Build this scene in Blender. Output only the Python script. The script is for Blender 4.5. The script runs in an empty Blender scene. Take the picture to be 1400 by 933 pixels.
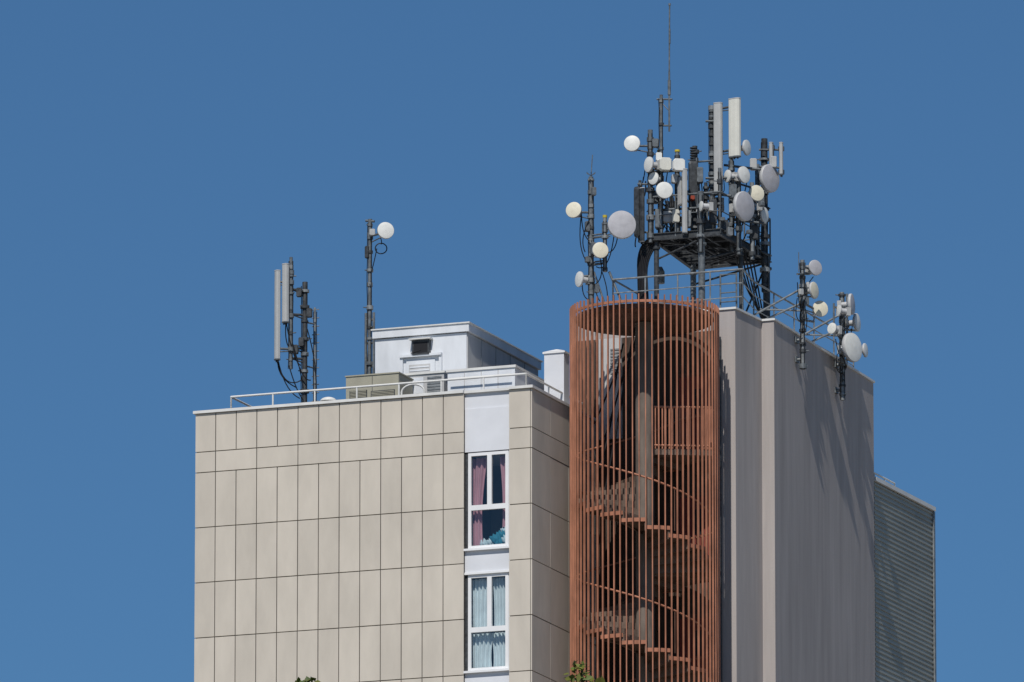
import bpy, bmesh, math, random
from mathutils import Vector, Matrix
random.seed(7)
V=Vector
# ------------------------------------------------------------------ camera
TH=math.radians(21); EL=math.radians(12); LENS=400.0
FH=V((-math.sin(TH),math.cos(TH),0)); RT=V((math.cos(TH),math.sin(TH),0)); UPZ=V((0,0,1))
DV=FH*math.cos(EL)+UPZ*math.sin(EL); UP=-FH*math.sin(EL)+UPZ*math.cos(EL)
FP=LENS/36*1400; DIST=264.0
T=V((0,0,1.7+DIST*math.sin(EL))); C=T-DV*DIST
scene=bpy.context.scene
cam=bpy.data.cameras.new("camera"); co=bpy.data.objects.new("camera",cam); scene.collection.objects.link(co)
cam.lens=LENS; cam.sensor_width=36; cam.clip_start=1; cam.clip_end=9000
M=Matrix((( RT.x,UP.x,-DV.x,C.x),(RT.y,UP.y,-DV.y,C.y),(RT.z,UP.z,-DV.z,C.z),(0,0,0,1)))
co.matrix_world=M; scene.camera=co
def ray(u,v): return DV*FP+RT*(u-700)-UP*(v-466.5)
# survey helpers: where a line of sight meets a real plane of the building
def py(u,v,y):
    d=ray(u,v); return C+d*((y-C.y)/d.y)
def px(u,v,x):
    d=ray(u,v); return C+d*((x-C.x)/d.x)
def pz(u,v,z):
    d=ray(u,v); return C+d*((z-C.z)/d.z)
S=59.0; SV=57.7
# ------------------------------------------------------------------ materials
def mat(name,col,rough=.7,metal=0,amt=.12,scale=(1,1,1),nscale=2.0,bump=0,spec=.3,col2=None,fine=0):
    m=bpy.data.materials.new(name); m.use_nodes=True
    nt=m.node_tree; b=nt.nodes['Principled BSDF']
    b.inputs['Roughness'].default_value=rough; b.inputs['Metallic'].default_value=metal
    b.inputs['Specular IOR Level'].default_value=spec
    tc=nt.nodes.new('ShaderNodeTexCoord'); mp=nt.nodes.new('ShaderNodeMapping'); mp.inputs['Scale'].default_value=scale
    n=nt.nodes.new('ShaderNodeTexNoise'); n.inputs['Scale'].default_value=nscale; n.inputs['Detail'].default_value=7; n.inputs['Roughness'].default_value=.62
    nt.links.new(tc.outputs['Object'],mp.inputs['Vector']); nt.links.new(mp.outputs['Vector'],n.inputs['Vector'])
    mr=nt.nodes.new('ShaderNodeMapRange'); mr.inputs['From Min'].default_value=.3; mr.inputs['From Max'].default_value=.7
    nt.links.new(n.outputs['Fac'],mr.inputs['Value'])
    mx=nt.nodes.new('ShaderNodeMix'); mx.data_type='RGBA'
    c2=col2 if col2 else tuple(c*(1-amt*1.6) for c in col)
    mx.inputs[6].default_value=(*c2,1); mx.inputs[7].default_value=(*[min(1,c*(1+amt*.4)) for c in col],1)
    nt.links.new(mr.outputs['Result'],mx.inputs[0])
    nt.links.new(mx.outputs[2],b.inputs['Base Color'])
    if bump:
        n2=nt.nodes.new('ShaderNodeTexNoise'); n2.inputs['Scale'].default_value=25; n2.inputs['Detail'].default_value=5
        nt.links.new(tc.outputs['Object'],n2.inputs['Vector'])
        bp=nt.nodes.new('ShaderNodeBump'); bp.inputs['Strength'].default_value=bump; bp.inputs['Distance'].default_value=.02
        nt.links.new(n2.outputs['Fac'],bp.inputs['Height']); nt.links.new(bp.outputs['Normal'],b.inputs['Normal'])
    return m
PANEL=[mat("cladding_%d"%i,(.60*k,.55*k,.475*k),.75,amt=.09,scale=(1,1,.35),nscale=1.6) for i,k in enumerate((1,.975,1.025,.95))]
JOINT=mat("joint_dark",(.10,.09,.08),.9)
WALLA=mat("render_wall",(.5,.47,.42),.9)
CONC=mat("tower_render",(.43,.395,.38),.92,amt=.13,scale=(1.3,1.3,.10),nscale=2.2,bump=.15)
COPE=mat("coping_metal",(.72,.72,.70),.5,amt=.1)
WHITE=mat("white_pvc",(.80,.81,.82),.45,amt=.05)
WPAN=mat("white_panel",(.70,.72,.76),.6,amt=.06,nscale=1)
CABIN=mat("cabin_white",(.72,.75,.79),.55,amt=.10,scale=(1,1,.3),nscale=2)
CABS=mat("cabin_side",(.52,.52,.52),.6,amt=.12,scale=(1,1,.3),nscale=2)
ACM=mat("ac_beige",(.38,.365,.29),.6,amt=.1)
DARK=mat("dark_opening",(.015,.015,.018),.6)
STEEL=mat("galvanised",(.28,.30,.31),.45,metal=.3,amt=.3,nscale=9)
DSTEEL=mat("dark_steel",(.07,.077,.085),.55,metal=.15,amt=.4,nscale=9)
MSTEEL=mat("mid_steel",(.17,.19,.205),.5,metal=.2,amt=.35,nscale=9)
RAILW=mat("rail_white",(.72,.72,.70),.5,amt=.1)
CABLE=mat("cable_black",(.012,.012,.014),.5)
RADW=mat("radome_white",(.74,.75,.72),.45,amt=.08,nscale=6)
RADC=mat("radome_cream",(.74,.70,.56),.45,amt=.08,nscale=6)
RADG=mat("radome_grey",(.46,.46,.49),.5,amt=.1,nscale=6)
DBODY=mat("dish_body",(.50,.51,.52),.5,amt=.12,nscale=6)
PANW=mat("antenna_grey",(.44,.45,.45),.5,amt=.08,nscale=4)
PANL=mat("antenna_light",(.66,.66,.60),.5,amt=.06,nscale=4)
YEL=mat("yellow_cap",(.55,.45,.05),.5)
RUST=mat("red_label",(.35,.06,.03),.6)
TERRA=mat("terracotta_paint",(.47,.205,.125),.55,amt=.28,scale=(1,1,.5),nscale=3)
TERRD=mat("terracotta_dark",(.16,.085,.06),.8,amt=.3,nscale=3)
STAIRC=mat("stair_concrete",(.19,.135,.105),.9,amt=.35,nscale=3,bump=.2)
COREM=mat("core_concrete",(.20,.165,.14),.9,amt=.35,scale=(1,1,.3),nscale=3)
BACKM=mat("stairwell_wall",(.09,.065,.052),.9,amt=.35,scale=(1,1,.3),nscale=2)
DOORM=mat("red_door",(.24,.055,.04),.6,amt=.2)
CLAD=mat("metal_cladding",(.34,.35,.32),.5,metal=.1,amt=.12,scale=(.3,.3,1),nscale=1.5)
PINK=mat("curtain_pink",(.52,.28,.33),.9); LBLUE=mat("curtain_white",(.70,.78,.82),.9); BLUE=mat("cloth_blue",(.03,.20,.30),.9); CLW=mat("cloth_pale",(.5,.62,.68),.9)
ROOM=mat("room_wall",(.18,.16,.14),.9)
BARK=mat("bark",(.10,.07,.05),.95,bump=.5)
LEAF=[mat("leaf_%d"%i,c,.55,amt=.2,nscale=4) for i,c in enumerate(((.06,.10,.02),(.10,.14,.025),(.04,.075,.02),(.15,.16,.03)))]
PAVING=mat("ground_mat",(.31,.28,.24),.95,amt=.3,nscale=.05)  # unseen ground, pavement tone lightened to bounce warm light onto shaded walls
glass=bpy.data.materials.new("window_glass"); glass.use_nodes=True; nt=glass.node_tree; nt.nodes.clear()
o=nt.nodes.new('ShaderNodeOutputMaterial'); mxs=nt.nodes.new('ShaderNodeMixShader'); tr=nt.nodes.new('ShaderNodeBsdfTransparent'); tr.inputs[0].default_value=(.86,.9,.9,1)
gl=nt.nodes.new('ShaderNodeBsdfGlossy'); gl.inputs['Roughness'].default_value=.02; mxs.inputs[0].default_value=.11
nt.links.new(tr.outputs[0],mxs.inputs[1]); nt.links.new(gl.outputs[0],mxs.inputs[2]); nt.links.new(mxs.outputs[0],o.inputs[0])

# ------------------------------------------------------------------ mesh builder
def empty(name):
    e=bpy.data.objects.new(name,None); scene.collection.objects.link(e); return e
class MB:
    def __init__(s): s.v=[]; s.f=[]; s.m=[]; s.mats=[]; s.sm=[]
    def mi(s,m):
        if m not in s.mats: s.mats.append(m)
        return s.mats.index(m)
    def add(s,vs,fs,m,smooth=False):
        b=len(s.v); s.v+= [tuple(x) for x in vs]; i=s.mi(m)
        for f in fs: s.f.append([b+k for k in f]); s.m.append(i); s.sm.append(smooth)
    def ob(s,c,a,b,d,m):
        c=V(c); vs=[c+a*i+b*j+d*k for i in(-1,1) for j in(-1,1) for k in(-1,1)]
        s.add(vs,[(0,1,3,2),(4,6,7,5),(0,4,5,1),(2,3,7,6),(0,2,6,4),(1,5,7,3)],m)
    def box(s,x0,x1,y0,y1,z0,z1,m):
        s.ob(((x0+x1)/2,(y0+y1)/2,(z0+z1)/2),V(((x1-x0)/2,0,0)),V((0,(y1-y0)/2,0)),V((0,0,(z1-z0)/2)),m)
    def cyl(s,p,q,r,m,n=8,r2=None,smooth=True):
        p=V(p);q=V(q);d=q-p
        if d.length<1e-6:return
        r2=r if r2 is None else r2
        d.normalize(); a=d.orthogonal().normalized(); b=d.cross(a)
        vs=[];
        for i in range(n):
            t=2*math.pi*i/n; w=a*math.cos(t)+b*math.sin(t); vs+=[p+w*r,q+w*r2]
        s.add(vs,[(2*i,2*((i+1)%n),2*((i+1)%n)+1,2*i+1) for i in range(n)],m,smooth)
        s.add([p+(a*math.cos(2*math.pi*i/n)+b*math.sin(2*math.pi*i/n))*r for i in range(n)],[tuple(range(n))],m)
        s.add([q+(a*math.cos(2*math.pi*i/n)+b*math.sin(2*math.pi*i/n))*r2 for i in range(n)],[tuple(range(n))],m)
    def tube(s,pts,r,m,n=6):
        for i in range(len(pts)-1): s.cyl(pts[i],pts[i+1],r,m,n)
    def cable(s,p,q,sag=.3,r=.012,side=0,n=9,m=None):
        p=V(p);q=V(q);c=(p+q)/2+V((0,0,-sag))+RT*side
        s.tube([p*(1-t)**2+c*2*t*(1-t)+q*t*t for t in [i/n for i in range(n+1)]],r,m or CABLE,5)
    def prism(s,poly,z0,z1,m):
        n=len(poly); vs=[(p[0],p[1],z0) for p in poly]+[(p[0],p[1],z1) for p in poly]
        s.add(vs,[(i,(i+1)%n,n+(i+1)%n,n+i) for i in range(n)]+[tuple(range(n)),tuple(range(n,2*n))],m)
    def build(s,name,parent=None,normals=True):
        me=bpy.data.meshes.new(name); me.from_pydata(s.v,[],s.f)
        for m in s.mats: me.materials.append(m)
        for p,i,k in zip(me.polygons,s.m,s.sm): p.material_index=i; p.use_smooth=k
        if normals:
            bm=bmesh.new(); bm.from_mesh(me); bmesh.ops.recalc_face_normals(bm,faces=bm.faces); bm.to_mesh(me); bm.free()
        ob=bpy.data.objects.new(name,me); scene.collection.objects.link(ob)
        if parent: ob.parent=parent
        return ob
def offset(poly,d):
    n=len(poly); out=[]
    area=sum(poly[i][0]*poly[(i+1)%n][1]-poly[(i+1)%n][0]*poly[i][1] for i in range(n)); sg=1 if area>0 else -1
    for i in range(n):
        a=V(poly[i-1][:2]);b=V(poly[i][:2]);c=V(poly[(i+1)%n][:2])
        e1=(b-a).normalized();e2=(c-b).normalized()
        n1=V((e1.y,-e1.x))*sg;n2=V((e2.y,-e2.x))*sg
        k=(n1+n2); k=k/ (1+n1.dot(n2)); out.append(tuple(b+k*d))
    return out
def face(a,tilt=0):
    a=math.radians(a); d=-FH*math.cos(a)+RT*math.sin(a); return (d+UPZ*math.tan(math.radians(tilt))).normalized()

# ------------------------------------------------------------------ apartment block
p=py(634,536,0); zA=p.z; xw0=p.x; xL=py(267,565,0).x; xw1=py(696,531,0).x; xA=py(727,528,0).x
zD=zA-.40; YB=12.0
apt=empty("apartment_building")
b=MB()
b.box(xL+.03,xw0-.01,.035,YB,0,zD,JOINT)
b.box(xw1+.01,xA-.03,.035,YB,0,zD,JOINT)
b.box(xw0-.01,xw1+.01,1.8,YB,0,zD,ROOM)
b.build("structure",apt)
b=MB()
# parapet
b.box(xL+.03,xw0-.01,.035,.22,zD,zA-.03,JOINT); b.box(xw0-.01,xw1+.01,.1,.22,zD,zA-.03,WPAN); b.box(xw1+.01,xA-.03,.035,.22,zD,zA-.03,JOINT)
b.box(xL+.03,xL+.22,.22,YB,zD,zA-.03,WALLA); b.box(xA-.22,xA-.03,.22,YB,zD,zA-.03,WALLA); b.box(xL+.22,xA-.22,YB-.2,YB,zD,zA-.03,WALLA)
b.box(xL-.04,xw0+.0,-.05,.25,zA-.03,zA+.035,COPE); b.box(xw0+.002,xw1-.002,.03,.25,zA-.03,zA+.03,COPE); b.box(xw1,xA+.04,-.05,.25,zA-.03,zA+.035,COPE)
b.box(xL-.04,xL+.25,.252,YB+.04,zA-.03,zA+.035,COPE); b.box(xA-.25,xA+.04,.252,YB+.04,zA-.03,zA+.035,COPE)
b.build("parapet",apt)
rows=[0.03,.95,1.44]; r_=1.44
while zA-r_-1.31>0.5: r_+=1.31; rows.append(r_)
rows.append(zA-.05)
b=MB(); g=.011
def prow(x0,x1,n,axis):
    for k in range(len(rows)-1):
        z1=zA-rows[k]-g; z0=zA-rows[k+1]+g
        nn=n
        if k==1 and n>3: edges=[0,1]+list(range(3,n,2))+[n-1,n] if n%2 else list(range(0,n+1,2))
        else: edges=list(range(n+1))
        edges=sorted(set(edges))
        for i in range(len(edges)-1):
            a=x0+(x1-x0)*edges[i]/n+g; c=x0+(x1-x0)*edges[i+1]/n-g
            j=random.uniform(-.003,.003)
            if axis=='x': b.box(a,c,j,.034,z0,z1,random.choice(PANEL))
            else: b.box(xA-.029,xA+j,a,c,z0,z1,random.choice(PANEL))
prow(xL,xw0+g,13,'x'); prow(xw1-g,xA-.03,1,'x'); prow(0.0,12,10,'y')
b.build("cladding_panels",apt)
# window bay
wx0=py(640,650,.1).x; wx1=py(695,650,.1).x
zW=py(667,618,.1).z; PT=166/SV; WH=131/SV
b=MB(); gb=MB(); cu=MB()
b.box(xw0,xw1,.08,1.8,zW+.02,zD-.0,WPAN)
for k in range(19):
    zt=zW-k*PT; zb=zt-WH
    if zb<1: break
    # surround, spandrel
    b.box(xw0,xw1,.085,1.8,zt-PT+.02,zb-.05,WPAN)
    b.box(xw0,xw1,.0,.2,zb-.05,zb+.0,WHITE)
    b.box(xw0,xw1,.05,.2,zt-PT-.0,zt-PT+.05,WHITE)
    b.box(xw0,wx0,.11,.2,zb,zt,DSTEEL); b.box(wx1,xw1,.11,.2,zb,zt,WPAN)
    F=.075; zm=zt-75/SV; xm=(wx0+wx1)/2+.03
    b.box(wx0,wx0+F,.10,.17,zb,zt,WHITE); b.box(wx1-F,wx1,.10,.17,zb,zt,WHITE)
    b.box(wx0+F,wx1-F,.10,.17,zt-F,zt,WHITE); b.box(wx0+F,wx1-F,.10,.17,zb,zb+F,WHITE)
    b.box(wx0+F,wx1-F,.095,.17,zm-.06,zm+.06,WHITE)
    b.box(xm-.055,xm+.055,.095,.17,zm+.06,zt-F,WHITE)
    gb.add([(wx0+F,.14,zb+F),(wx1-F,.14,zb+F),(wx1-F,.14,zt-F),(wx0+F,.14,zt-F)],[(0,1,2,3)],glass)
    def curtain(xa,xb,z0,z1,m,taper=0,y=.28,n=40):
        vs=[];fs=[]
        R_=8
        for j in range(R_+1):
            t=j/R_
            for i in range(n+1):
                s_=i/n; w=1-taper*math.sin(t*2.2)
                vs.append((xa+(xb-xa)*s_*w,y+.03*math.sin(s_*n*.75+random.uniform(-.15,.15)+t)+.01*math.sin(s_*9),z1+(z0-z1)*t))
        for j in range(R_):
            for i in range(n): a=j*(n+1)+i; fs.append((a,a+1,a+n+2,a+n+1))
        cu.add(vs,fs,m,True)
    if k%3==0:
        curtain(wx0+.05,wx0+.42,zb+.1,zt-.1,PINK,.35,n=22)
        curtain(wx1-.05,wx1-.28,zb+.5,zt-.1,PINK,.3,n=16)
    elif k%3==1:
        curtain(wx0+.05,xm-.02,zm+.05,zt-.08,LBLUE,.05); curtain(wx1-.05,xm+.03,zm+.05,zt-.08,LBLUE,.08)
        curtain(wx0+.05,xm+.05,zb+.1,zm-.06,LBLUE,.12); curtain(wx1-.05,xm-.02,zb+.1,zm-.06,LBLUE,.12,.31)
    else:
        curtain(wx0+.05,wx0+.5,zb+.1,zt-.1,LBLUE,.3)
b.build("window_frames",apt); gb.build("window_glass",apt); cu.build("curtains",apt,False)
# laundry heap on the upper sill
me=bmesh.new()
for (fx,fz,s_,mi_) in ((.62,.16,.16,0),(.75,.26,.13,0),(.88,.14,.15,1),(.5,.10,.12,1),(.3,.08,.12,1),(.82,.36,.10,1),(.68,.08,.14,0)):
    r0=bmesh.ops.create_icosphere(me,subdivisions=3,radius=s_)
    for v_ in r0['verts']:
        q=v_.co.normalized(); v_.co=q*s_*(1+.22*math.sin(q.x*9+q.z*7)+.1*math.sin(q.y*17+q.z*13)); v_.co.y*=.6
        v_.co+=V((wx0+fx*(wx1-wx0),.33,zW-WH+.06+fz))
        for f_ in v_.link_faces: f_.material_index=mi_; f_.smooth=True
m_=bpy.data.meshes.new("laundry"); me.to_mesh(m_); me.free(); m_.materials.append(BLUE); m_.materials.append(CLW)
o_=bpy.data.objects.new("laundry",m_); scene.collection.objects.link(o_); o_.parent=apt

# roof railing
b=MB()
yr=.55; A0=py(316,543,yr); zr=A0.z; A1=pz(723,508.5,zr); A1.y=yr
rr=.022
def railrun(b,p,q,posts,zt,z0,m,rr=.022,mids=(.5,)):
    p=V(p);q=V(q)
    b.cyl((p.x,p.y,zt),(q.x,q.y,zt),rr*1.2,m)
    for k in mids: b.cyl((p.x,p.y,zt-(zt-z0)*k),(q.x,q.y,zt-(zt-z0)*k),rr*.7,m)
    for i in range(posts+1):
        w=p.lerp(q,i/posts); b.cyl((w.x,w.y,z0),(w.x,w.y,zt),rr,m)
railrun(b,(A0.x,yr,0),(xA-.35,yr,0),7,zr,zD,RAILW,mids=())
railrun(b,(A0.x,yr,0),(A0.x,YB-.5,0),8,zr,zD,RAILW,mids=())
railrun(b,(xA-.35,yr,0),(xA-.35,5,0),3,zr,zD,RAILW,mids=())
b.build("roof_railing")

# technical cabin
y0=3.3; c0=py(513,480,y0); c1=py(640,441,y0); zt=c1.z; cxl=c0.x; cxr=c1.x; c2=pz(742,493,zt); y1=c2.y
cab=empty("rooftop_cabin"); b=MB()
b.box(cxl,cxr-.04,y0,y1,zD,zt-.24,CABIN)
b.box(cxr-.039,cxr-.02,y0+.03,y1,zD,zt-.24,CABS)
i=y0+.9
while i<y1: b.box(cxr-.019,cxr-.010,i,i+.02,zD,zt-.24,STEEL); i+=.95
b.box(cxl-.05,cxr+.04,y0-.06,y1+.05,zt-.22,zt-.03,CABIN); b.box(cxl-.08,cxr+.07,y0-.09,y1+.08,zt-.03,zt,COPE)
b.box(cxl+.3,cxl+1.1,y0+.2,y0+1.2,zt+.002,zt+.04,COPE)
b.build("shell",cab)
b=MB()
e0=py(567,476,y0); e1=py(588,484,y0)
b.box(e0.x-.02,e1.x+.02,y0-.12,y0-.002,e1.z-.02,py(577,466,y0).z,DSTEEL)
b.box(e0.x+.02,e1.x-.02,y0-.124,y0-.12,e1.z+.02,py(577,468,y0).z-.02,DARK)
b.box(e0.x-.08,e1.x+.08,y0-.2,y0-.002,py(577,466,y0).z,py(577,466,y0).z+.03,COPE)
d0=py(548,530,y0); d1=py(605,486,y0)
b.box(d0.x,d0.x+.07,y0-.06,y0-.002,zD,d1.z,CABIN); b.box(d1.x-.07,d1.x,y0-.06,y0-.002,zD,d1.z,CABIN); b.box(d0.x,d1.x,y0-.1,y0-.003,d1.z,d1.z+.06,CABIN)
b.box(d0.x+.15,d1.x-.18,y0-.03,y0-.002,zD,d1.z-.08,CABIN); b.box(d0.x+.22,d1.x-.3,y0-.035,y0-.031,d1.z-.55,d1.z-.18,CABS)
for k in range(4): b.box(d0.x+.24,d1.x-.32,y0-.045,y0-.036,d1.z-.5+k*.08,d1.z-.47+k*.08,CABIN)
b.cyl((d0.x+.3,y0-.12,d1.z+.08),(d1.x-.5,y0-.12,d1.z+.14),.015,DARK)
b.build("door_and_vent",cab)

# air-con unit
b=MB(); y0=1.3; a=py(473,516,y0); c=py(545,512,y0)
b.box(a.x,c.x,y0,y0+.9,zD,a.z,ACM); b.box(a.x-.02,c.x+.02,y0-.02,y0+.92,a.z,a.z+.03,ACM)
v0=py(507,535,y0);v1=py(540,543,y0)
b.box(v0.x,v1.x,y0-.006,y0-.001,v1.z-.05,v0.z,DSTEEL)
for k in range(6): b.box(v0.x+.02,v1.x-.02,y0-.016,y0-.007,v1.z-.03+k*.035,v1.z-.012+k*.035,ACM)
v0=py(478,535,y0);v1=py(502,543,y0); b.box(v0.x,v1.x,y0-.008,y0-.001,v1.z-.05,v0.z,DSTEEL)
for k in range(6): b.box(v0.x+.02,v1.x-.02,y0-.018,y0-.009,v1.z-.03+k*.035,v1.z-.012+k*.035,ACM)
b.box((a.x+c.x)/2-.006,(a.x+c.x)/2+.006,y0-.004,y0-.001,zD,a.z-.02,DSTEEL)
b.build("air_conditioning_unit")
b=MB(); y0=2.3; a=py(552,510,y0); c=py(607,507,y0)
b.box(a.x,c.x,y0,y0+.7,zD,c.z-.05,CABS); b.box(a.x-.03,c.x+.03,y0-.03,y0+.75,c.z-.05,c.z,COPE)
for k in range(7): b.box(c.x-.42,c.x-.06,y0-.015,y0-.001,c.z-.16-k*.07,c.z-.12-k*.07,STEEL)
b.box(a.x+.1,a.x+.5,y0-.012,y0-.001,c.z-.5,c.z-.12,CABIN)
b.build("ventilation_cabinet")
b=MB(); y0=1.9; a=py(612,505,y0); c=py(704,499,y0)
b.box(a.x,c.x,y0,y0+2.0,zD,c.z-.06,CABIN); b.box(a.x-.03,c.x+.03,y0-.03,y0+2.03,c.z-.06,c.z,COPE)
for k in (1,2,3): 
    xx=a.x+(c.x-a.x)*k/4; b.box(xx-.008,xx+.008,y0-.006,y0-.001,zD,c.z-.08,CABS)
b.cyl((a.x+.1,y0-.15,c.z-.25),(c.x-.05,y0-.15,c.z-.25),.02,RAILW); 
b.build("equipment_housing")
b=MB()
for (u0,u1,vt) in ((549,580,527),):
    y0=1.1; a=py(u0,540,y0); c=py(u1,540,y0); t=py(u0,vt,y0).z; w=c.x-a.x
    b.tube([V((a.x,y0,zD))]+[V((a.x+w/2-w/2*math.cos(k*math.pi/10),y0,t-.18+.18*math.sin(k*math.pi/10))) for k in range(11)]+[V((c.x,y0,zD))],.025,RAILW)
b.build("vent_pipe")
b=MB(); y0=1.2; a=py(449,549,y0)
b.cyl((a.x,y0,zD),(a.x,y0,a.z),.08,RAILW,12)
for k in range(4): b.cyl((a.x,y0,a.z+.1*math.sin(k*.39)),(a.x,y0,a.z+.1*math.sin((k+1)*.39)),.2*math.cos(k*.39),RAILW,16,r2=max(.005,.2*math.cos((k+1)*.39)))
b.build("roof_vent_cowl")
# chimney
b=MB(); yc=2.9; a=py(744,482,yc); c=py(771,482,yc)
b.box(a.x,c.x,yc,yc+.35,zD,a.z-.04,WPAN); b.box(a.x-.03,c.x+.03,yc-.03,yc+.38,a.z-.04,a.z+.0,WHITE)
xm=(a.x+c.x)/2; b.add([(a.x-.03,yc-.03,a.z+.002),(c.x+.03,yc-.03,a.z+.002),(c.x+.03,yc+.38,a.z+.002),(a.x-.03,yc+.38,a.z+.002),(xm,yc+.17,a.z+.09)],[(0,1,4),(1,2,4),(2,3,4),(3,0,4)],WHITE)
b.build("chimney")

# ------------------------------------------------------------------ concrete tower + stair
cc=px(881,431,xA+1.82); zR=cc.z; R=102/S; yB=cc.y+R+.06
B1=py(1005,420,yB); zB=B1.z
B2=pz(1041,437,zB); B3=pz(1058,435.5,zB); B4=pz(1194,521,zB)
B0=V((xA-.62,yB,zB))
poly=[(B0.x,yB),(B1.x,yB),(B2.x,B2.y),(B3.x,B3.y),(B4.x,B4.y),(B4.x-5.2,B4.y+.3),(B0.x,B4.y+.3)]
tow=empty("concrete_tower"); b=MB(); b.prism(poly,0,zB-.05,CONC); b.build("walls",tow)
b=MB(); b.prism(offset(poly,.035),zB-.05,zB,COPE); b.build("coping",tow)
b=MB()
uu=py(986,700,yB); b.cyl((uu.x,yB-.06,0),(uu.x,yB-.06,zB-.7),.035,DSTEEL); 
n_=(V((B4.x,B4.y,0))-V((B3.x,B3.y,0))).normalized(); on=V((n_.y,-n_.x,0))
b.build("downpipe",tow)
# stairwell back wall, doors
b=MB()
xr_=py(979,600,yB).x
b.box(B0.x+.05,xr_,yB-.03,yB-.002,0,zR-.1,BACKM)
zl0=zR-3.18; P=2.88
for k in range(18):
    z=zl0-k*P
    if z<1:break
    dx=py(930,600,yB).x
    b.box(dx-.05,xr_-.06,yB-.05,yB-.031,z-.02,z+2.1,TERRD)
    b.box(dx,xr_-.12,yB-.065,yB-.051,z,z+2.0,DOORM)
    b.box(dx+.35,xr_-.3,yB-.07,yB-.066,z+1.1,z+1.7,DARK)
b.build("stairwell_wall_and_doors",tow)
b=MB(); a=py(820,465,yB-.04); c=py(851,600,yB-.04)
b.box(a.x,c.x,yB-.12,yB-.034,c.z,a.z,CABS)
for k in range(8): b.box(a.x+.3,c.x-.02,yB-.14,yB-.121,a.z-.3-k*.08,a.z-.26-k*.08,STEEL)
b.build("louvred_panel",tow)

stair=empty("spiral_staircase")
def rd(phi): 
    a=math.radians(phi); return RT*math.cos(a)+FH*math.sin(a)
cz=V((cc.x,cc.y,0))
b=MB()
NB=72
for i in range(NB):
    ph=360*i/NB; w=rd(ph); q=cz+w*R
    if q.y>cc.y+R*.6: continue
    t=V((-w.y,w.x,0))
    top=zR+.14+random.uniform(-.015,.015)
    b.ob((q.x,q.y,(top+0)/2),w*.021,t*.0125,V((0,0,top/2)),TERRA)
def band(b,r,z,h,th,m,p0=0,p1=360,n=64):
    for i in range(n):
        a=p0+(p1-p0)*i/n; c=p0+(p1-p0)*(i+1)/n
        A=cz+rd(a)*r;Bq=cz+rd(c)*r;A2=cz+rd(a)*(r-th);B2_=cz+rd(c)*(r-th)
        if max(A.y,Bq.y)>yB-.03: continue
        vs=[(q.x,q.y,z+dz) for dz in(-h/2,h/2) for q in (A,Bq,B2_,A2)]
        b.add(vs,[(0,1,5,4),(2,3,7,6),(0,3,2,1),(4,5,6,7)],m)
band(b,R-.024,zR-.02,.06,.04,TERRA)
for k in range(18):
    z=zl0-k*P
    if z<1: break
    band(b,R-.024,z-.05,.10,.05,TERRA,-25,62,18)
    band(b,R-.024,z+1.0,.04,.03,TERRA,-15,62,18)
b.build("cage",stair)
b=MB()
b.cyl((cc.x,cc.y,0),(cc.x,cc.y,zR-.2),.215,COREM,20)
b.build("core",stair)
b=MB()
def wedge(b,p0,p1,r0,r1,z0,z1,m,n=3):
    for i in range(n):
        a=p0+(p1-p0)*i/n;c=p0+(p1-p0)*(i+1)/n
        qs=[cz+rd(a)*r0,cz+rd(a)*r1,cz+rd(c)*r1,cz+rd(c)*r0]
        b.prism([(q.x,q.y) for q in qs],z0,z1,m)
ro=R-.12
wedge(b,0,360,.0,ro,zR-.17,zR-.06,TERRD,36)
NS=16; st=312/NS
for k in range(6):
    zk=zl0-k*P
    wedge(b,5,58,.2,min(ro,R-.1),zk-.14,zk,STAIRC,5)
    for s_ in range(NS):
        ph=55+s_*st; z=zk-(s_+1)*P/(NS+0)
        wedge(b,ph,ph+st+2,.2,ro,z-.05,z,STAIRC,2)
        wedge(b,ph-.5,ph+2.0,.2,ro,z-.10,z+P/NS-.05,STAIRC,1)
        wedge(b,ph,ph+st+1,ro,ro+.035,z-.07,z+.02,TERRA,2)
b.build("treads_and_landings",stair)
b=MB()
for k in range(6):
    zk=zl0-k*P; pts=[]
    for i in range(53):
        ph=55+312*i/52; q=cz+rd(ph)*(ro-.02); pts.append((q.x,q.y,zk-P*(i/52)+.98))
    b.tube(pts,.024,TERRA)
    for i in range(0,53,4):
        q=pts[i]; b.cyl(q,(q[0],q[1],q[2]-1.0),.012,TERRD)
# top landing guard
for i in range(17):
    q=cz+rd(5)*(.25+(ro-.3)*i/16); b.cyl((q.x,q.y,zl0),(q.x,q.y,zl0+1.0),.018,TERRA)
q0=cz+rd(5)*.22;q1=cz+rd(5)*ro
for h in (.08,1.0): b.cyl((q0.x,q0.y,zl0+h),(q1.x,q1.y,zl0+h),.028,TERRA)
b.build("handrail",stair)
b=MB()
for j,(ua,va,ub,vb,sg_) in enumerate(((852,470,838,560,.1),(850,520,824,600,.2),(838,560,820,640,-.2),(846,500,812,580,.3),(828,590,822,700,.1))):
    b.cable(py(ua,va,cc.y+.5),py(ub,vb,cc.y+.2),sg_,.022,side=.1*(j%3-1))
b.cable((cc.x-.4,cc.y+.4,zR-.2),py(822,700,cc.y+.2),.1,.03); b.cable((cc.x-.25,cc.y+.4,zR-.2),py(850,520,cc.y+.5),.0,.03)
b.cyl((cc.x-.33,cc.y+.5,zR-.2),(cc.x-.33,cc.y+.5,zR-6),.035,DSTEEL)
b.build("cables",stair)

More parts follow.
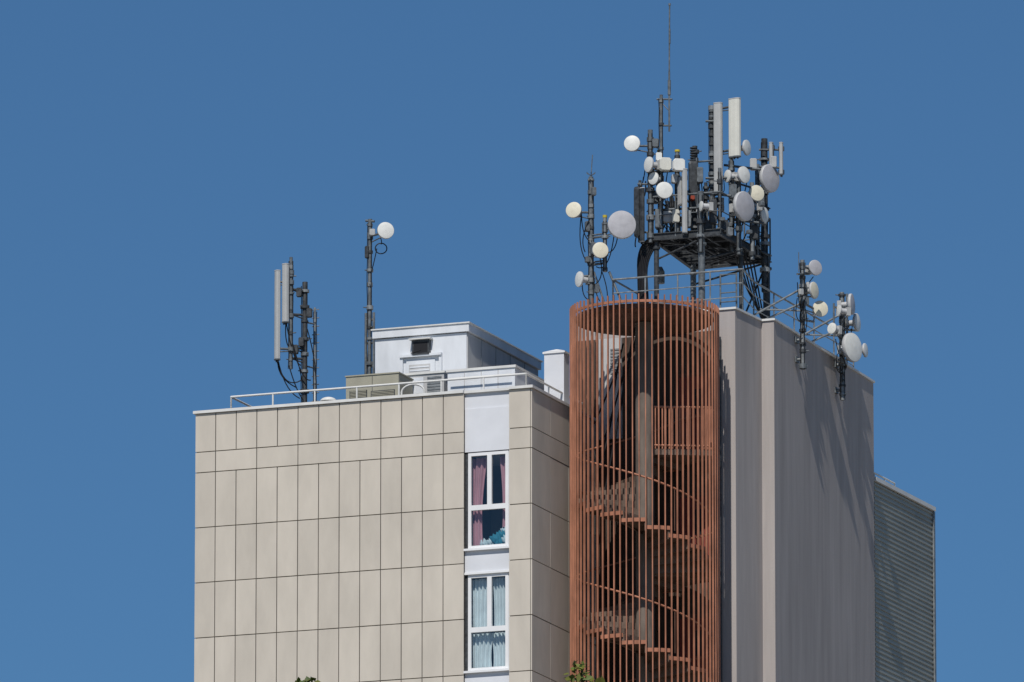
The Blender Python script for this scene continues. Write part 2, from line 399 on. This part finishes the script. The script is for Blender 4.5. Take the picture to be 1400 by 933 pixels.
# metal clad block behind
C1=py(1195.5,653,B4.y+.32); zC=C1.z; C2=pz(1276,694.5,zC)
cl=empty("metal_clad_building"); b=MB()
d=(C2-C1); d.z=0; L=d.length; d.normalize(); nn=V((d.y,-d.x,0))
b.prism([(C1.x-.05*nn.x,C1.y-.05*nn.y),(C2.x-.05*nn.x,C2.y-.05*nn.y),(C2.x-6,C2.y),(C1.x-6,C1.y)],0,zC-.02,CLAD)
b.build("core",cl)
b=MB(); z=zC-.12; vs=[];fs=[]; prof=[]
while z>1: prof+=[(z,0.0),(z-.05,0.0),(z-.065,-.03),(z-.105,-.03)]; z-=.12
for (zz,o_) in prof:
    for q in (C1,C2): w=q+nn*o_; vs.append((w.x,w.y,zz))
for i in range(len(prof)-1): fs.append((2*i,2*i+1,2*i+3,2*i+2))
b.add(vs,fs,CLAD); b.build("ribbed_cladding",cl)
b=MB(); mid=(C1+C2)/2; b.ob((mid.x,mid.y,zC-.04),d*(L/2+.02),nn*.06,V((0,0,.05)),COPE)
b.ob((C2.x,C2.y,zC/2-.05),d*.05,nn*.03,V((0,0,zC/2-.05)),STEEL)
b.build("trim",cl)
b=MB(); q0=C1-nn*.3+d*.1; q1=C1-nn*.3+d*2.2
railrun(b,q0,q1,3,zC+.28,zC-.02,RAILW,.018,mids=()); b.build("roof_railing")

# tower guard rail
b=MB(); yr=yB+.45; zt=zB+1.0; xg=B1.x-.02-.3
pa=V((py(838,390,yr).x,yr,0)); pb=V((xg+.35,yr,0)); pc=V((B2.x-.3,B2.y+.3,0)); pd=V((B4.x-.4,B4.y-.3,0))
railrun(b,pa,pb,4,zt,zB,STEEL,.02,mids=(.33,.66)); railrun(b,pb,pc,1,zt,zB,STEEL,.02,mids=(.33,.66)); railrun(b,pc,pd,5,zt,zB,STEEL,.02,mids=(.33,.66))
railrun(b,pa,V((pa.x,B4.y-.3,0)),5,zt,zB,MSTEEL,.02,mids=(.5,))
b.build("tower_guard_rail")

# ------------------------------------------------------------------ antennas
def dish(parent,c,dr,r,front=RADW,pole=None,drum=.45):
    b=MB(); dr=V(dr).normalized(); n=28
    a=dr.cross(UPZ).normalized(); u=a.cross(dr)
    prof=[(0,.0+r*.10),(r*.5,r*.075),(r*.85,r*.03),(r*.97,0),(r,-r*.04),(r,-r*drum*.55),(r*.93,-r*drum*.6),(r*.7,-r*drum*.9),(r*.3,-r*drum*1.25),(r*.2,-r*drum*1.3)]
    vs=[];fs=[]
    for (rr_,h) in prof:
        for i in range(n):
            t=2*math.pi*i/n; vs.append(c+dr*h+(a*math.cos(t)+u*math.sin(t))*max(rr_,.001))
    k=3
    F1=[(j*n+i,j*n+(i+1)%n,(j+1)*n+(i+1)%n,(j+1)*n+i) for j in range(k) for i in range(n)]
    F2=[(j*n+i,j*n+(i+1)%n,(j+1)*n+(i+1)%n,(j+1)*n+i) for j in range(k,len(prof)-1) for i in range(n)]
    b.add(vs,F1,front,True); b.add(vs,F2,DBODY,True)
    bk=c-dr*r*drum*1.3
    b.cyl(bk+dr*.02,bk-dr*.14,.07,DBODY,10); b.ob(bk-dr*.17,a*.08,u*.10,dr*.05,PANW)
    if pole is not None:
        pp=V((pole[0],pole[1],bk.z)); b.cyl(bk-dr*.1,pp,.028,MSTEEL); b.cyl((pp.x,pp.y,pp.z-.08),(pp.x,pp.y,pp.z+.08),.075,MSTEEL,10)
        b.cyl(bk-dr*.1+V((0,0,-.08)),pp+V((0,0,-.16)),.016,MSTEEL)
    return b.build("microwave_dish",parent)
def panel(parent,p_top,p_bot,w,dp,a,m,pole=None):
    b=MB(); dr=face(a); s_=dr.cross(UPZ).normalized(); x=p_top.x; y=p_top.y
    pts=[]
    for (i,j) in ((-1,-.3),(-1,.15),(-.8,.42),(-.4,.5),(.4,.5),(.8,.42),(1,.15),(1,-.3),(.6,-.5),(-.6,-.5)):
        q=V((x,y,0))+s_*(i*w/2)+dr*(j*dp); pts.append((q.x,q.y))
    b.prism(pts,p_bot.z,p_top.z,m)
    b.prism(offset(pts,.006),p_top.z,p_top.z+.02,DBODY); b.prism(offset(pts,.006),p_bot.z-.03,p_bot.z,MSTEEL)
    for k in (-.3,0,.3):
        q=V((x,y,p_bot.z-.07))+s_*w*k; b.cyl(q,q+V((0,0,.06)),.018,DSTEEL)
    if pole is not None:
        for t in (.12,.88):
            z=p_bot.z+(p_top.z-p_bot.z)*t; b.cyl((x,y,z),(pole[0],pole[1],z),.03,MSTEEL); b.cyl((pole[0],pole[1],z-.05),(pole[0],pole[1],z+.05),.075,MSTEEL,10)
            b.cyl((x,y,z-.08),(pole[0],pole[1],z-.05),.015,MSTEEL)
    return b.build("panel_antenna",parent)
def pole(b,x,y,z0,z1,r,m,clamps=0,seed=0):
    b.cyl((x,y,z0),(x,y,z1),r,m,10)
    rn=random.Random(seed+int(x*100))
    for i in range(clamps):
        z=z0+(z1-z0)*(i+.5+rn.uniform(-.35,.35))/clamps; h=rn.uniform(.02,.06)
        b.cyl((x,y,z-h),(x,y,z+h),r*rn.uniform(1.35,1.8),rn.choice((m,MSTEEL,DSTEEL,STEEL)),8)
        if rn.random()<.6:
            a=face(rn.uniform(-90,90)); b.cyl((x,y,z),V((x,y,z))+a*(r+rn.uniform(.05,.12)),.014,MSTEEL,6)
    # feeder cables strapped along the pole
    for k in range(2):
        a=face(-50+90*k+rn.uniform(-20,20)); q=V((x,y,0))+a*(r+.012)
        pts=[V((q.x,q.y,z0))+a*0]
        nseg=max(3,int((z1-z0)/.3))
        pts=[V((q.x,q.y,z0+(z1-z0-.1)*i/nseg))+a*rn.uniform(0,.018) for i in range(nseg+1)]
        b.tube(pts,.011,CABLE,5)
def rbox(b,c,w,h,dp,a,m):
    dr=face(a); s_=dr.cross(UPZ).normalized(); c=V(c); vs=[]; k=.16*min(w,h)
    out=[(-w/2+k,-h/2),(w/2-k,-h/2),(w/2,-h/2+k),(w/2,h/2-k),(w/2-k,h/2),(-w/2+k,h/2),(-w/2,h/2-k),(-w/2,-h/2+k)]
    for sc,dd in ((1,-dp/2),(1,dp/2-.02),(.9,dp/2)):
        vs+=[c+s_*i*sc+UPZ*j*sc+dr*dd for (i,j) in out]
    fs=[(j*8+i,j*8+(i+1)%8,(j+1)*8+(i+1)%8,(j+1)*8+i) for j in range(2) for i in range(8)]+[tuple(range(8)),tuple(range(16,24))]
    b.add(vs,fs,m)

# mast 1 : sector antennas on the apartment roof (left)
m1=empty("antenna_mast"); b=MB(); y=1.6
q=py(417,386,y); pole(b,q.x,y,zD,q.z,.065,DSTEEL,9,1); X1=(q.x,y)
q2=py(398,352,y-.2); zb=py(398,505,y-.2).z; pole(b,q2.x,y-.2,zb,q2.z,.04,MSTEEL,7,2)
for v_ in (398,432,478,492): 
    z=py(405,v_,y).z; b.cyl((X1[0],y,z),(q2.x,y-.2,z),.03,DSTEEL); b.cyl((X1[0],y,z-.1),(q2.x,y-.2,z),.018,DSTEEL)
q3=py(430.5,421,y+.3); pole(b,q3.x,y+.3,zD,q3.z,.028,STEEL,4,3)
z=q3.z-.05
while z>zD+.3: b.cyl((q3.x-.07,y+.3,z),(q3.x+.11,y+.3,z),.012,STEEL); z-=.2
for v_ in (440,500): z=py(424,v_,y).z; b.cyl((X1[0],y,z),(q3.x,y+.3,z),.02,MSTEEL)
for (ua,va,ub,vb,sa,sd) in ((380,492,410,545,.3,-.1),(391,440,402,480,.3,-.15),(391,440,412,500,.5,.0),(380,492,405,530,.1,-.25),(378,492,412,520,.5,-.1),(400,470,414,530,.2,.1),(402,480,425,520,.4,.0),(420,450,432,540,.1,.15),(395,500,415,548,.2,.0)):
    b.cable(py(ua,va,y-.3),py(ub,vb,y-.1),sa,.014,sd)
for (u_,v_) in ((404,478),(412,468),(409,400),(423,428)): rbox(b,py(u_,v_,y-.15),.13,.22,.1,-10,DSTEEL)
b.build("poles",m1)
panel(m1,py(379.5,371,y-.4),py(379.5,491,y-.4),.14,.12,-60,PANW,(q2.x,y-.2))
panel(m1,py(390.5,362,y-.35),py(390.5,440,y-.35),.16,.12,-40,PANW,(q2.x,y-.2))
# mast 2 : single dish mast
m2=empty("antenna_mast"); b=MB(); y=4.0
q=py(506,300,y); pole(b,q.x,y,zD,q.z,.05,MSTEEL,12,5)
zz=py(506,428,y).z; b.cyl((q.x-.1,y,zD),(q.x-.1,y,zz),.035,MSTEEL); b.cyl((q.x+.1,y,zD),(q.x+.1,y,zz),.035,MSTEEL)
for k in range(6): z=zD+(zz-zD)*(k+.7)/6; b.cyl((q.x-.12,y,z),(q.x+.12,y,z),.03,MSTEEL)
cpt=py(521,340,y-.2); b.tube([cpt+RT*(.14*math.cos(t*.5))+UPZ*(.13*math.sin(t*.5)) for t in range(14)],.014,CABLE,5)
b.cable(py(519,322,y-.2),cpt+UPZ*.1,.05,.012,.05); b.cable(cpt-RT*.1,(q.x,y,cpt.z-.6),.1,.012)
b.cyl(py(500,302,y),py(512,303,y),.03,MSTEEL); rbox(b,py(509,318,y-.1),.14,.16,.12,0,PANW); rbox(b,py(502,345,y-.05),.1,.3,.08,-30,DSTEEL)
b.build("pole",m2)
dish(m2,py(527.5,315,y-.45),face(12,3),12/S,RADW,(q.x,y))

# mast 3 : left mast on the tower
K=lambda u,v,o: py(u,v,yB+o)
m3=empty("antenna_mast"); b=MB(); y=yB+.5
q=K(808,242,.5); pole(b,q.x,y,zB,q.z,.055,MSTEEL,12,6); X3=(q.x,y); b.cyl(q,K(810,212,.5),.012,MSTEEL)
for k in range(5): a=face(-120+k*60); z=q.z+.02; b.cyl((q.x,y,z),V((q.x,y,z))+a*.12+UPZ*.08,.008,MSTEEL,5)
p2=K(827,298,.4); pole(b,p2.x,yB+.4,K(827,372,.4).z,p2.z,.05,STEEL,4,7); b.cyl(p2,p2+UPZ*.06,.055,YEL,10)
for v_ in (325,362): z=K(817,v_,.5).z; b.cyl((X3[0],y,z),(p2.x,yB+.4,z),.03,MSTEEL); b.cyl((X3[0]-.1,y,z+.06),(p2.x,yB+.4,z+.06),.02,MSTEEL)
z=K(800,378,.5).z; b.cyl((X3[0],y,z),K(797,378,.4),.03,MSTEEL)
b.cyl(K(833,372,.5),(K(860,415,.5).x,y,zB),.03,MSTEEL); b.cyl(K(812,372,.5),(K(835,415,.5).x,y,zB),.025,MSTEEL)
for (ua,va,ub,vb,sa,sd) in ((795,290,806,330,.2,-.1),(795,292,804,360,.3,-.2),(845,318,828,345,.3,.1),(840,318,815,365,.6,.1),(820,352,812,390,.2,.2),(796,385,806,410,.2,-.1),(806,300,800,345,.1,-.2),(823,372,830,412,.1,.1),(810,345,820,412,.3,-.1)):
    b.cable(K(ua,va,.35),K(ub,vb,.4),sa,.013,sd)
for (u_,v_,w_,h_) in ((803,310,.1,.25),(812,262,.1,.2),(811,340,.12,.3),(803,355,.1,.14),(816,395,.1,.2)): rbox(b,K(u_,v_,.4),w_,h_,.1,20,MSTEEL)
b.build("pole",m3)
dish(m3,K(784,287,.1),face(-18,4),11.5/S,RADC,X3); dish(m3,K(850.5,307,.1),face(8,2),20/S,RADG,(p2.x,yB+.4))
dish(m3,K(821,342,.1),face(12,3),11.5/S,RADC,(p2.x,yB+.4)); dish(m3,K(791,382,.3),face(-62,0),11/S,RADW,X3)

# main antenna platform
pf=empty("antenna_platform"); b=MB()
oN=.75; P0=K(893,326,oN); zP=P0.z; P1=pz(985,319,zP); P2=pz(1053,356,zP); P3=pz(948,366,zP)
def bil(s_,t_): return P0.lerp(P1,s_).lerp(P3.lerp(P2,s_),t_)
def beam(p,q,w,h,m,dz=0):
    p=V(p);q=V(q);d=(q-p)/2; n=d.cross(UPZ).normalized(); b.ob((p+q)/2+UPZ*dz,d,n*w/2,V((0,0,h/2)),m)
for (p_,q_) in ((P0,P1),(P1,P2),(P2,P3),(P3,P0)):
    beam(p_,q_,.09,.02,DSTEEL,.10); beam(p_,q_,.09,.02,DSTEEL,-.05); beam(p_,q_,.02,.13,DSTEEL,.025)
for i in range(1,5): beam(bil(0.02,i/5),bil(.98,i/5),.05,.09,DSTEEL,.0)
for i in range(1,4): beam(bil(i/4,.02),bil(i/4,.98),.05,.07,DSTEEL,-.012)
beam(bil(.02,.02),bil(.98,.5),.05,.03,DSTEEL,-.07); beam(bil(.98,.5),bil(.02,.98),.05,.03,DSTEEL,-.075)
for i in range(46): beam(bil(.02,.01+.98*i/45),bil(.98,.01+.98*i/45),.022,.02,DSTEEL,.075)
b.prism([(w.x,w.y) for w in (bil(.45,.1),bil(.95,.1),bil(.95,.55),bil(.45,.55))],zP+.1,zP+.12,STEEL)
b.prism([(w.x,w.y) for w in (bil(.5,.62),bil(.95,.62),bil(.95,.95),bil(.5,.95))],zP+.1,zP+.12,STEEL)
# legs
for (s_,t_,r_,m_) in ((.03,.03,.06,DSTEEL),(.72,.0,.08,MSTEEL),(.97,.97,.085,DSTEEL),(.05,.9,.07,MSTEEL),(.97,.45,.05,DSTEEL)):
    w=bil(s_,t_); b.cyl((w.x,w.y,zB),(w.x,w.y,zP),r_,m_,12); b.ob((w.x,w.y,zB+.02),V((.15,0,0)),V((0,.15,0)),V((0,0,.02)),m_)
    b.cyl((w.x,w.y,zP-.25),(w.x,w.y,zP-.2),r_*1.5,m_,12)
# braces
w0=bil(.72,0);w1=bil(.97,.45);w2=bil(.97,.97);w3=bil(.03,.03);w4=bil(.05,.9)
def br(p,q,h0,h1,r=.025): b.cyl((p.x,p.y,zB+h0),(q.x,q.y,zB+h1),r,DSTEEL)
H=zP-zB
br(w1,w2,.1,H-.1); br(w3,w0,H-.5,H-.1); br(w0,w1,H-.6,H-.1); br(w4,w2,H-.5,H-.08)
# tank on rear leg
q=K(903,372,2.3); b.cyl(q,q+UPZ*-.28,.1,MSTEEL,14); b.cyl(q,q+UPZ*.12,.1,MSTEEL,14,r2=.04)
# guard rail of the platform
cs=[P0,P1,P2,P3]
for i in range(4):
    p_,q_=cs[i],cs[(i+1)%4]; railrun(b,p_,q_,3,zP+1.0,zP,MSTEEL,.02,mids=(.45,))
# ladder
l0=K(985,418,1.0); l1=K(1007,418,1.0); 
for l in (l0,l1): b.cyl((l.x,l.y,zB-.0),(l.x,l.y,zB+1.05),.022,MSTEEL)
for k in range(5): b.cyl((l0.x,l0.y,zB+.15+.22*k),(l1.x,l1.y,zB+.15+.22*k),.016,MSTEEL)
# thick cable bundle leaving platform
for k in range(7):
    s0=bil(.05+.03*k,.05); top=V((s0.x,s0.y,zP+.1)); e=K(874+k*2.2,412,.9-.05*k); e.z=zB+.02; m_=K(872+k*2.0,352+k*2,.8)
    pts=[top*(1-t)**2+V((m_.x,m_.y,m_.z+.45))*2*t*(1-t)+V((m_.x,m_.y,m_.z-.2))*t*t for t in [i/8 for i in range(9)]]
    pts+= [pts[-1].lerp(e,i/4) for i in range(1,5)]
    b.tube(pts,.024,CABLE,6)
for k in range(6):
    s0=bil(.95,.3+.08*k); b.cable((s0.x,s0.y,zP),V((w2.x,w2.y,zB+.6-.1*k)),.5+.07*k,.02,.05*k-.1)
for k in range(5): b.cable(bil(.2+.1*k,.1),bil(.5+.1*k,.95),.22+.05*k,.018,.03*k)
b.build("steel_frame",pf)
b=MB()
X={}
for (nm,u_,vt,vb,o_,r_,m_,cl_) in (('a',904,130,322,.8,2.4,MSTEEL,7),('b',889,178,332,.75,3.6,MSTEEL,7),('c',950,200,330,1.2,3.6,DSTEEL,9),
    ('d',958,262,345,.72,4.2,MSTEEL,3),('e',936,235,320,.7,3,STEEL,4),('f',973,145,318,1.5,3.2,DSTEEL,14),('g',1000,215,345,1.9,3,MSTEEL,5),
    ('h',1045,190,400,3.5,4.5,DSTEEL,12),('i',1010,240,348,1.6,3.2,MSTEEL,5),('j',1028,250,355,2.4,3.2,STEEL,5),('k',1055,195,262,3.2,2.5,STEEL,3),
    ('l',1068,195,240,3.2,2.0,STEEL,0),('m',875,247,332,.7,2.2,DSTEEL,3),('n',926,208,320,.9,3,MSTEEL,4),('o',902,208,322,.95,3.2,MSTEEL,4),('p',984,230,320,1.0,2.5,MSTEEL,3),('q',965,250,330,1.9,2.5,DSTEEL,5),('r',918,265,330,1.6,2.5,DSTEEL,3),('s',1036,225,350,2.9,2.5,MSTEEL,4)):
    q=K(u_,vt,o_); z0=K(u_,vb,o_).z; pole(b,q.x,q.y,z0,q.z,r_/S,m_,cl_,ord(nm)); X[nm]=(q.x,q.y)
for nm,u_,vt,o_ in (('n',926,208,.9),('o',902,208,.95)): q=K(u_,vt,o_); b.cyl(q,q+UPZ*.05,.065,YEL,10)
# whip
q=K(915,180,.8); b.cyl(q,K(915,98,.8),.024,MSTEEL); b.cyl(K(915,98,.8),K(915.5,5,.8),.019,MSTEEL,6); b.cyl(K(915.5,60,.8),K(915.5,40,.8),.026,MSTEEL,6)
b.cyl(K(915.5,8,.8),K(915.5,5,.8),.03,MSTEEL,8); b.cyl(K(915,110,.8),K(915,130,.8),.04,MSTEEL,8)
b.cyl(K(898,136,.8),K(919,136,.8),.022,MSTEEL); b.cyl(K(901,172,.8),K(918,172,.8),.022,MSTEEL); b.cyl(K(904,140,.8),K(915,152,.8),.012,MSTEEL)
# horizontal arms
for (ua,va,ub,vb,o_,r_) in ((872,252,892,252,.75,.025),(872,318,892,318,.75,.025),(886,236,940,233,.85,.03),(886,288,965,284,.9,.03),(945,222,975,220,1.3,.025),(965,166,985,166,1.4,.03),(965,244,1004,243,1.3,.03),(990,226,1040,232,1.9,.03),(995,300,1048,306,2.2,.03),(1038,205,1070,205,3.3,.025),(1038,228,1070,230,3.3,.025),(1005,250,1045,262,2.2,.025),(940,262,1000,268,1.2,.03),(1040,344,1054,350,3.4,.03)):
    b.cyl(K(ua,va,o_),K(ub,vb,o_),r_,MSTEEL)
rn=random.Random(4)
# remote radio heads, amplifiers, junction boxes
for (u_,v_,w_,h_,o_,m_,a_) in ((872,290,9,70,.65,DSTEEL,-40),(948,255,13,70,1.1,DSTEEL,10),(975,290,10,34,.9,DSTEEL,10),(912,297,14,16,.9,PANW,0),(924,296,9,18,.8,PANL,20),(900,300,9,26,.8,MSTEEL,0),
    (940,300,10,24,.8,STEEL,0),(932,262,9,40,.75,PANW,30),(947,271,6,6,.95,RUST,0),(1002,262,11,20,1.4,MSTEEL,0),(1004,288,9,14,1.4,PANW,0),(1040,278,9,20,2.6,MSTEEL,20),(1030,225,10,16,2.6,PANW,0),
    (957,240,9,22,1.1,MSTEEL,0),(966,308,16,14,.9,DSTEEL,0),(990,310,12,18,1.0,DSTEEL,10),(1058,222,8,16,3.0,PANW,0),(896,196,9,12,.7,MSTEEL,0),(1032,318,9,20,2.4,DSTEEL,0),(922,245,8,12,.7,PANW,10),(896,270,8,18,.9,MSTEEL,10)):
    rbox(b,K(u_,v_,o_),w_/S,h_/SV,.13,a_,m_)
rbox(b,K(909.5,225,.55),17/S,18/SV,.14,12,PANL); rbox(b,K(928,226,.55),17/S,17/SV,.14,12,RADW)
rbox(b,K(901,215,.8),9/S,12/SV,.14,0,RADW)
# ribbed finned antenna at the back (stacked rings)
for k in range(16): 
    q=K(948,202+k*3.4,1.15); b.cyl(q,q-UPZ*.025,.085,DSTEEL,10)
pts=[(872+rn.random()*172, 225+rn.random()*100, .9+rn.random()*1.2) for _ in range(52)]
for (u_,v_,o_) in pts:
    if u_>980: o_+=1.0
    if u_>1030: o_+=1.2
    a=K(u_,v_,o_); c=K(u_+rn.uniform(-18,10),min(338,v_+rn.uniform(15,60)),o_+rn.uniform(-.05,.3)); b.cable(a,c,rn.uniform(.1,.4),rn.choice((.01,.013,.016)),rn.uniform(-.15,.1))
for k in range(26):
    u_=885+rn.random()*165; v_=270+rn.random()*48; o_=.8+rn.random()*1.5
    rbox(b,K(u_,v_,o_),rn.uniform(.06,.14),rn.uniform(.08,.25),.1,rn.uniform(-60,60),rn.choice((DSTEEL,MSTEEL,PANW,STEEL,DSTEEL)))
for k in range(9):
    a=K(890+k*11,314,1.0); b.cyl((a.x,a.y,zP+.1),(a.x,a.y,zP+.1+rn.uniform(.3,.8)),.02,rn.choice((DSTEEL,MSTEEL)))
b.build("poles_and_radios",pf)
panel(pf,K(981.5,142,1.2),K(981.5,264,1.2),12.5/S,.13,-25,PANW,X['f'])
panel(pf,K(1004,136,1.3),K(1004,214,1.3),18/S,.14,-35,PANL,X['f'])
panel(pf,K(1054.5,196,3.0),K(1054.5,226,3.0),6/S,.08,60,PANW,X['k']); panel(pf,K(1068,196,3.0),K(1068,238,3.0),5/S,.08,60,PANW,X['l'])
panel(pf,K(936,232,.6),K(936,318,.6),7/S,.1,30,PANW,X['e'])
panel(pf,K(878,258,.6),K(878,330,.6),7/S,.08,-50,DSTEEL,X['m'])
for (u_,v_,o_,r_,a_,t_,m_,pn) in ((864,196,.35,11.5,-8,5,RADW,'b'),(886,225,.5,11,-58,0,RADW,'b'),(908.5,260,.3,12,10,3,RADW,'o'),(893,244,.6,9,-40,0,RADW,'b'),(1022,202,1.5,11,62,0,RADW,'g'),
    (1018,239,1.4,12,48,2,RADW,'i'),(1054,244,2.9,20,50,0,RADG,'h'),(1035,264,1.9,11.5,25,3,RADC,'j'),(1019,282,1.2,21,50,0,RADG,'i'),(1046,294,2.9,11,60,0,RADW,'h'),(994,241,1.3,9,-60,0,RADW,'g'),(912,296,1.2,8,-50,0,RADW,'r'),(958,282,.45,7,-70,0,RADW,'d')):
    dish(pf,K(u_,v_,o_),face(a_,t_),r_/S,m_,X[pn])

# wall masts on the long side of the tower
def wallpt(u,off):
    # point on the long wall's roof line seen at column u, moved outwards
    t=(u-1058)/136.0; q=B3.lerp(B4,t); return V((q.x,q.y,0))+on*off
def WP(u,v,off,ref):  # on vertical plane parallel to wall passing at ref+off
    n0=on; p0=ref+n0*off; d_=ray(u,v); t=(p0-C).dot(n0)/d_.dot(n0); return C+d_*t
def build_wall_mast(um,vt,vb,dishes,extra):
    par=empty("antenna_mast"); b=MB(); base=wallpt(um-4,.18); 
    top=WP(um,vt,0,base); bot=WP(um,vb,0,base); x,y=top.x,top.y
    pole(b,x,y,bot.z,top.z,.055,STEEL,10,int(um))
    for z in (bot.z+.25,zB-.2): b.cyl((x,y,z),V((x,y,z))-on*.2,.035,STEEL); b.ob(V((x,y,z))-on*.15,n_*.1,on*.02,V((0,0,.07)),MSTEEL)
    fr_=-on*1.3
    b.cyl((x,y,zB+.7),V((x,y,zB+.05))-on*.9-n_*.9,.026,STEEL); b.cyl((x,y,zB+1.05),V((x,y,zB+.05))-on*1.0-n_*1.4,.026,STEEL); b.cyl((x,y,zB+.5),V((x,y,zB+.5))-on*.9-n_*.5,.022,STEEL)
    for (ua,va,ub,vb_,r_) in extra: b.cyl(WP(ua,va,.02,base),WP(ub,vb_,.02,base),r_,MSTEEL)
    rn=random.Random(int(um))
    for k in range(10):
        a=WP(um+rn.uniform(-10,16),vt+20+rn.uniform(0,90),.1,base); b.cable(a,V((x,y,a.z-rn.uniform(.2,.7))),rn.uniform(.05,.3),.012,rn.uniform(-.2,.2))
    for k in range(6): rbox(b,WP(um+rn.uniform(-7,9),vt+15+rn.uniform(0,85),.05,base),rn.uniform(.08,.14),rn.uniform(.1,.25),.1,rn.uniform(-40,60),rn.choice((MSTEEL,PANW,STEEL)))
    b.build("pole",par)
    for (u_,v_,r_,a_,m_,off) in dishes: dish(par,WP(u_,v_,off,base),face(a_,2),r_/S,m_,(x,y))
build_wall_mast(1097,356,505,((1115.5,366,11,35,RADG,.25),(1114,397,12,60,RADC,.25),(1122,422,11.5,20,RADC,.2)),((1090,375,1106,375,.025),(1090,405,1110,406,.02),(1092,345,1092,372,.01),(1100,438,1112,440,.03)))
build_wall_mast(1151,400,547,((1137,449,8,-40,RADW,.1),(1166,416,15,75,RADG,.3),(1173,441,13,70,RADW,.25),(1167,475,21,52,RADW,.45),(1184,479,10,70,RADW,.35),(1146,425,8,-65,RADW,.1)),((1140,420,1165,424,.03),(1140,450,1172,452,.03),(1145,492,1165,492,.03),(1158,402,1158,470,.03),(1140,415,1140,460,.025)))

# ------------------------------------------------------------------ trees
def tree(u,v,ztop,seed,crown=3.2,leafn=7000):
    rn=random.Random(seed); tp=pz(u,v,ztop); x,y=tp.x,tp.y
    e=empty("tree"); b=MB()
    b.cyl((x,y,0),(x,y,ztop*.45),.28,BARK,10,r2=.18); b.cyl((x,y,ztop*.45),(x,y,ztop-.02),.18,BARK,8,r2=.006)
    cz_=ztop-.22-5; ends=[]
    for i in range(26):
        z=ztop*.35+ (ztop*.58)*i/26; a=i*2.4; L_=crown*(1-((z-cz_)/5.3)**2 if abs(z-cz_)<5 else .3)*rn.uniform(.7,1); L_=max(L_,.4)
        q=V((x+math.cos(a)*L_,y+math.sin(a)*L_,z+L_*.35)); q.z=min(q.z,ztop-.5); b.cyl((x,y,z),q,.07*(1-i/32),BARK,6,r2=.012); ends.append(q)
        for k in range(3):
            w=V((x,y,z)).lerp(q,rn.uniform(.4,.9)); b.cyl(w,w+V((rn.uniform(-.7,.7),rn.uniform(-.7,.7),rn.uniform(0,.3))),.02,BARK,5,r2=.005)
    b.build("trunk_and_limbs",e)
    b=MB(); cl_=[]
    for i in range(150):
        d_=V((rn.gauss(0,1),rn.gauss(0,1),rn.gauss(0,1))).normalized()*rn.uniform(.45,1)**.5; cl_.append((V((x+d_.x*crown*.85,y+d_.y*crown*.85,cz_+d_.z*4.4)),rn.uniform(.3,.55),rn.choice(LEAF[:3])))
    def leaf(c,s_,m_):
        a=V((rn.gauss(0,1),rn.gauss(0,1),rn.gauss(0,.7))).normalized(); n1=a.orthogonal().normalized(); n1=(n1+a.cross(n1)*rn.uniform(-1,1)).normalized()
        b.add([c-a*s_*.5,c+n1*s_*.28,c+a*s_*.55+UPZ*-.1*s_,c-n1*s_*.28],[(0,1,2),(0,2,3)],m_)
    for i in range(leafn):
        q,s_,m_=rn.choice(cl_); leaf(q+V((rn.gauss(0,s_*.6),rn.gauss(0,s_*.6),min(rn.gauss(0,s_*.5),.45))),rn.uniform(.1,.17),m_ if rn.random()<.8 else rn.choice(LEAF))
    for i in range(120):
        t=rn.random(); h=t*.30; rr_=.07+.26*t; a=rn.uniform(0,6.28)
        leaf(V((x+math.cos(a)*rn.uniform(0,rr_),y+math.sin(a)*rn.uniform(0,rr_),ztop-h)),rn.uniform(.05,.085),rn.choice((LEAF[1],LEAF[3],LEAF[3],LEAF[0])))
    b.build("foliage",e,False)
tree(795,905,18,1); tree(419,929,16.5,2)

# ------------------------------------------------------------------ ground
b=MB(); b.add([(-5000,-5000,0),(5000,-5000,0),(5000,5000,0),(-5000,5000,0)],[(0,1,2,3)],PAVING); b.build("ground")

# ------------------------------------------------------------------ light
el=math.radians(51); sh=V((.155,-.985,0)).normalized(); sd=V((sh.x*math.cos(el),sh.y*math.cos(el),math.sin(el)))
sun=bpy.data.lights.new("sun",'SUN'); sun.energy=3.8; sun.angle=math.radians(.53); sun.color=(1,.95,.88)
so=bpy.data.objects.new("sun",sun); scene.collection.objects.link(so); so.rotation_euler=(-sd).to_track_quat('-Z','Y').to_euler()
w=bpy.data.worlds.new("World"); scene.world=w; w.use_nodes=True; nt=w.node_tree
bg=nt.nodes['Background']; sk=nt.nodes.new('ShaderNodeTexSky'); sk.sky_type='NISHITA'; sk.sun_disc=False
sk.sun_elevation=el; sk.sun_rotation=math.atan2(sd.x,sd.y); sk.air_density=1; sk.dust_density=0; sk.ozone_density=3; sk.altitude=1500
mxw=nt.nodes.new('ShaderNodeMix'); mxw.data_type='RGBA'; mxw.blend_type='MULTIPLY'; mxw.inputs[0].default_value=1; mxw.inputs[7].default_value=(.46,.73,.91,1)
nt.links.new(sk.outputs[0],mxw.inputs[6]); nt.links.new(mxw.outputs[2],bg.inputs['Color']); bg.inputs['Strength'].default_value=.07
scene.view_settings.view_transform='Standard'; scene.view_settings.look='None'; scene.view_settings.exposure=0
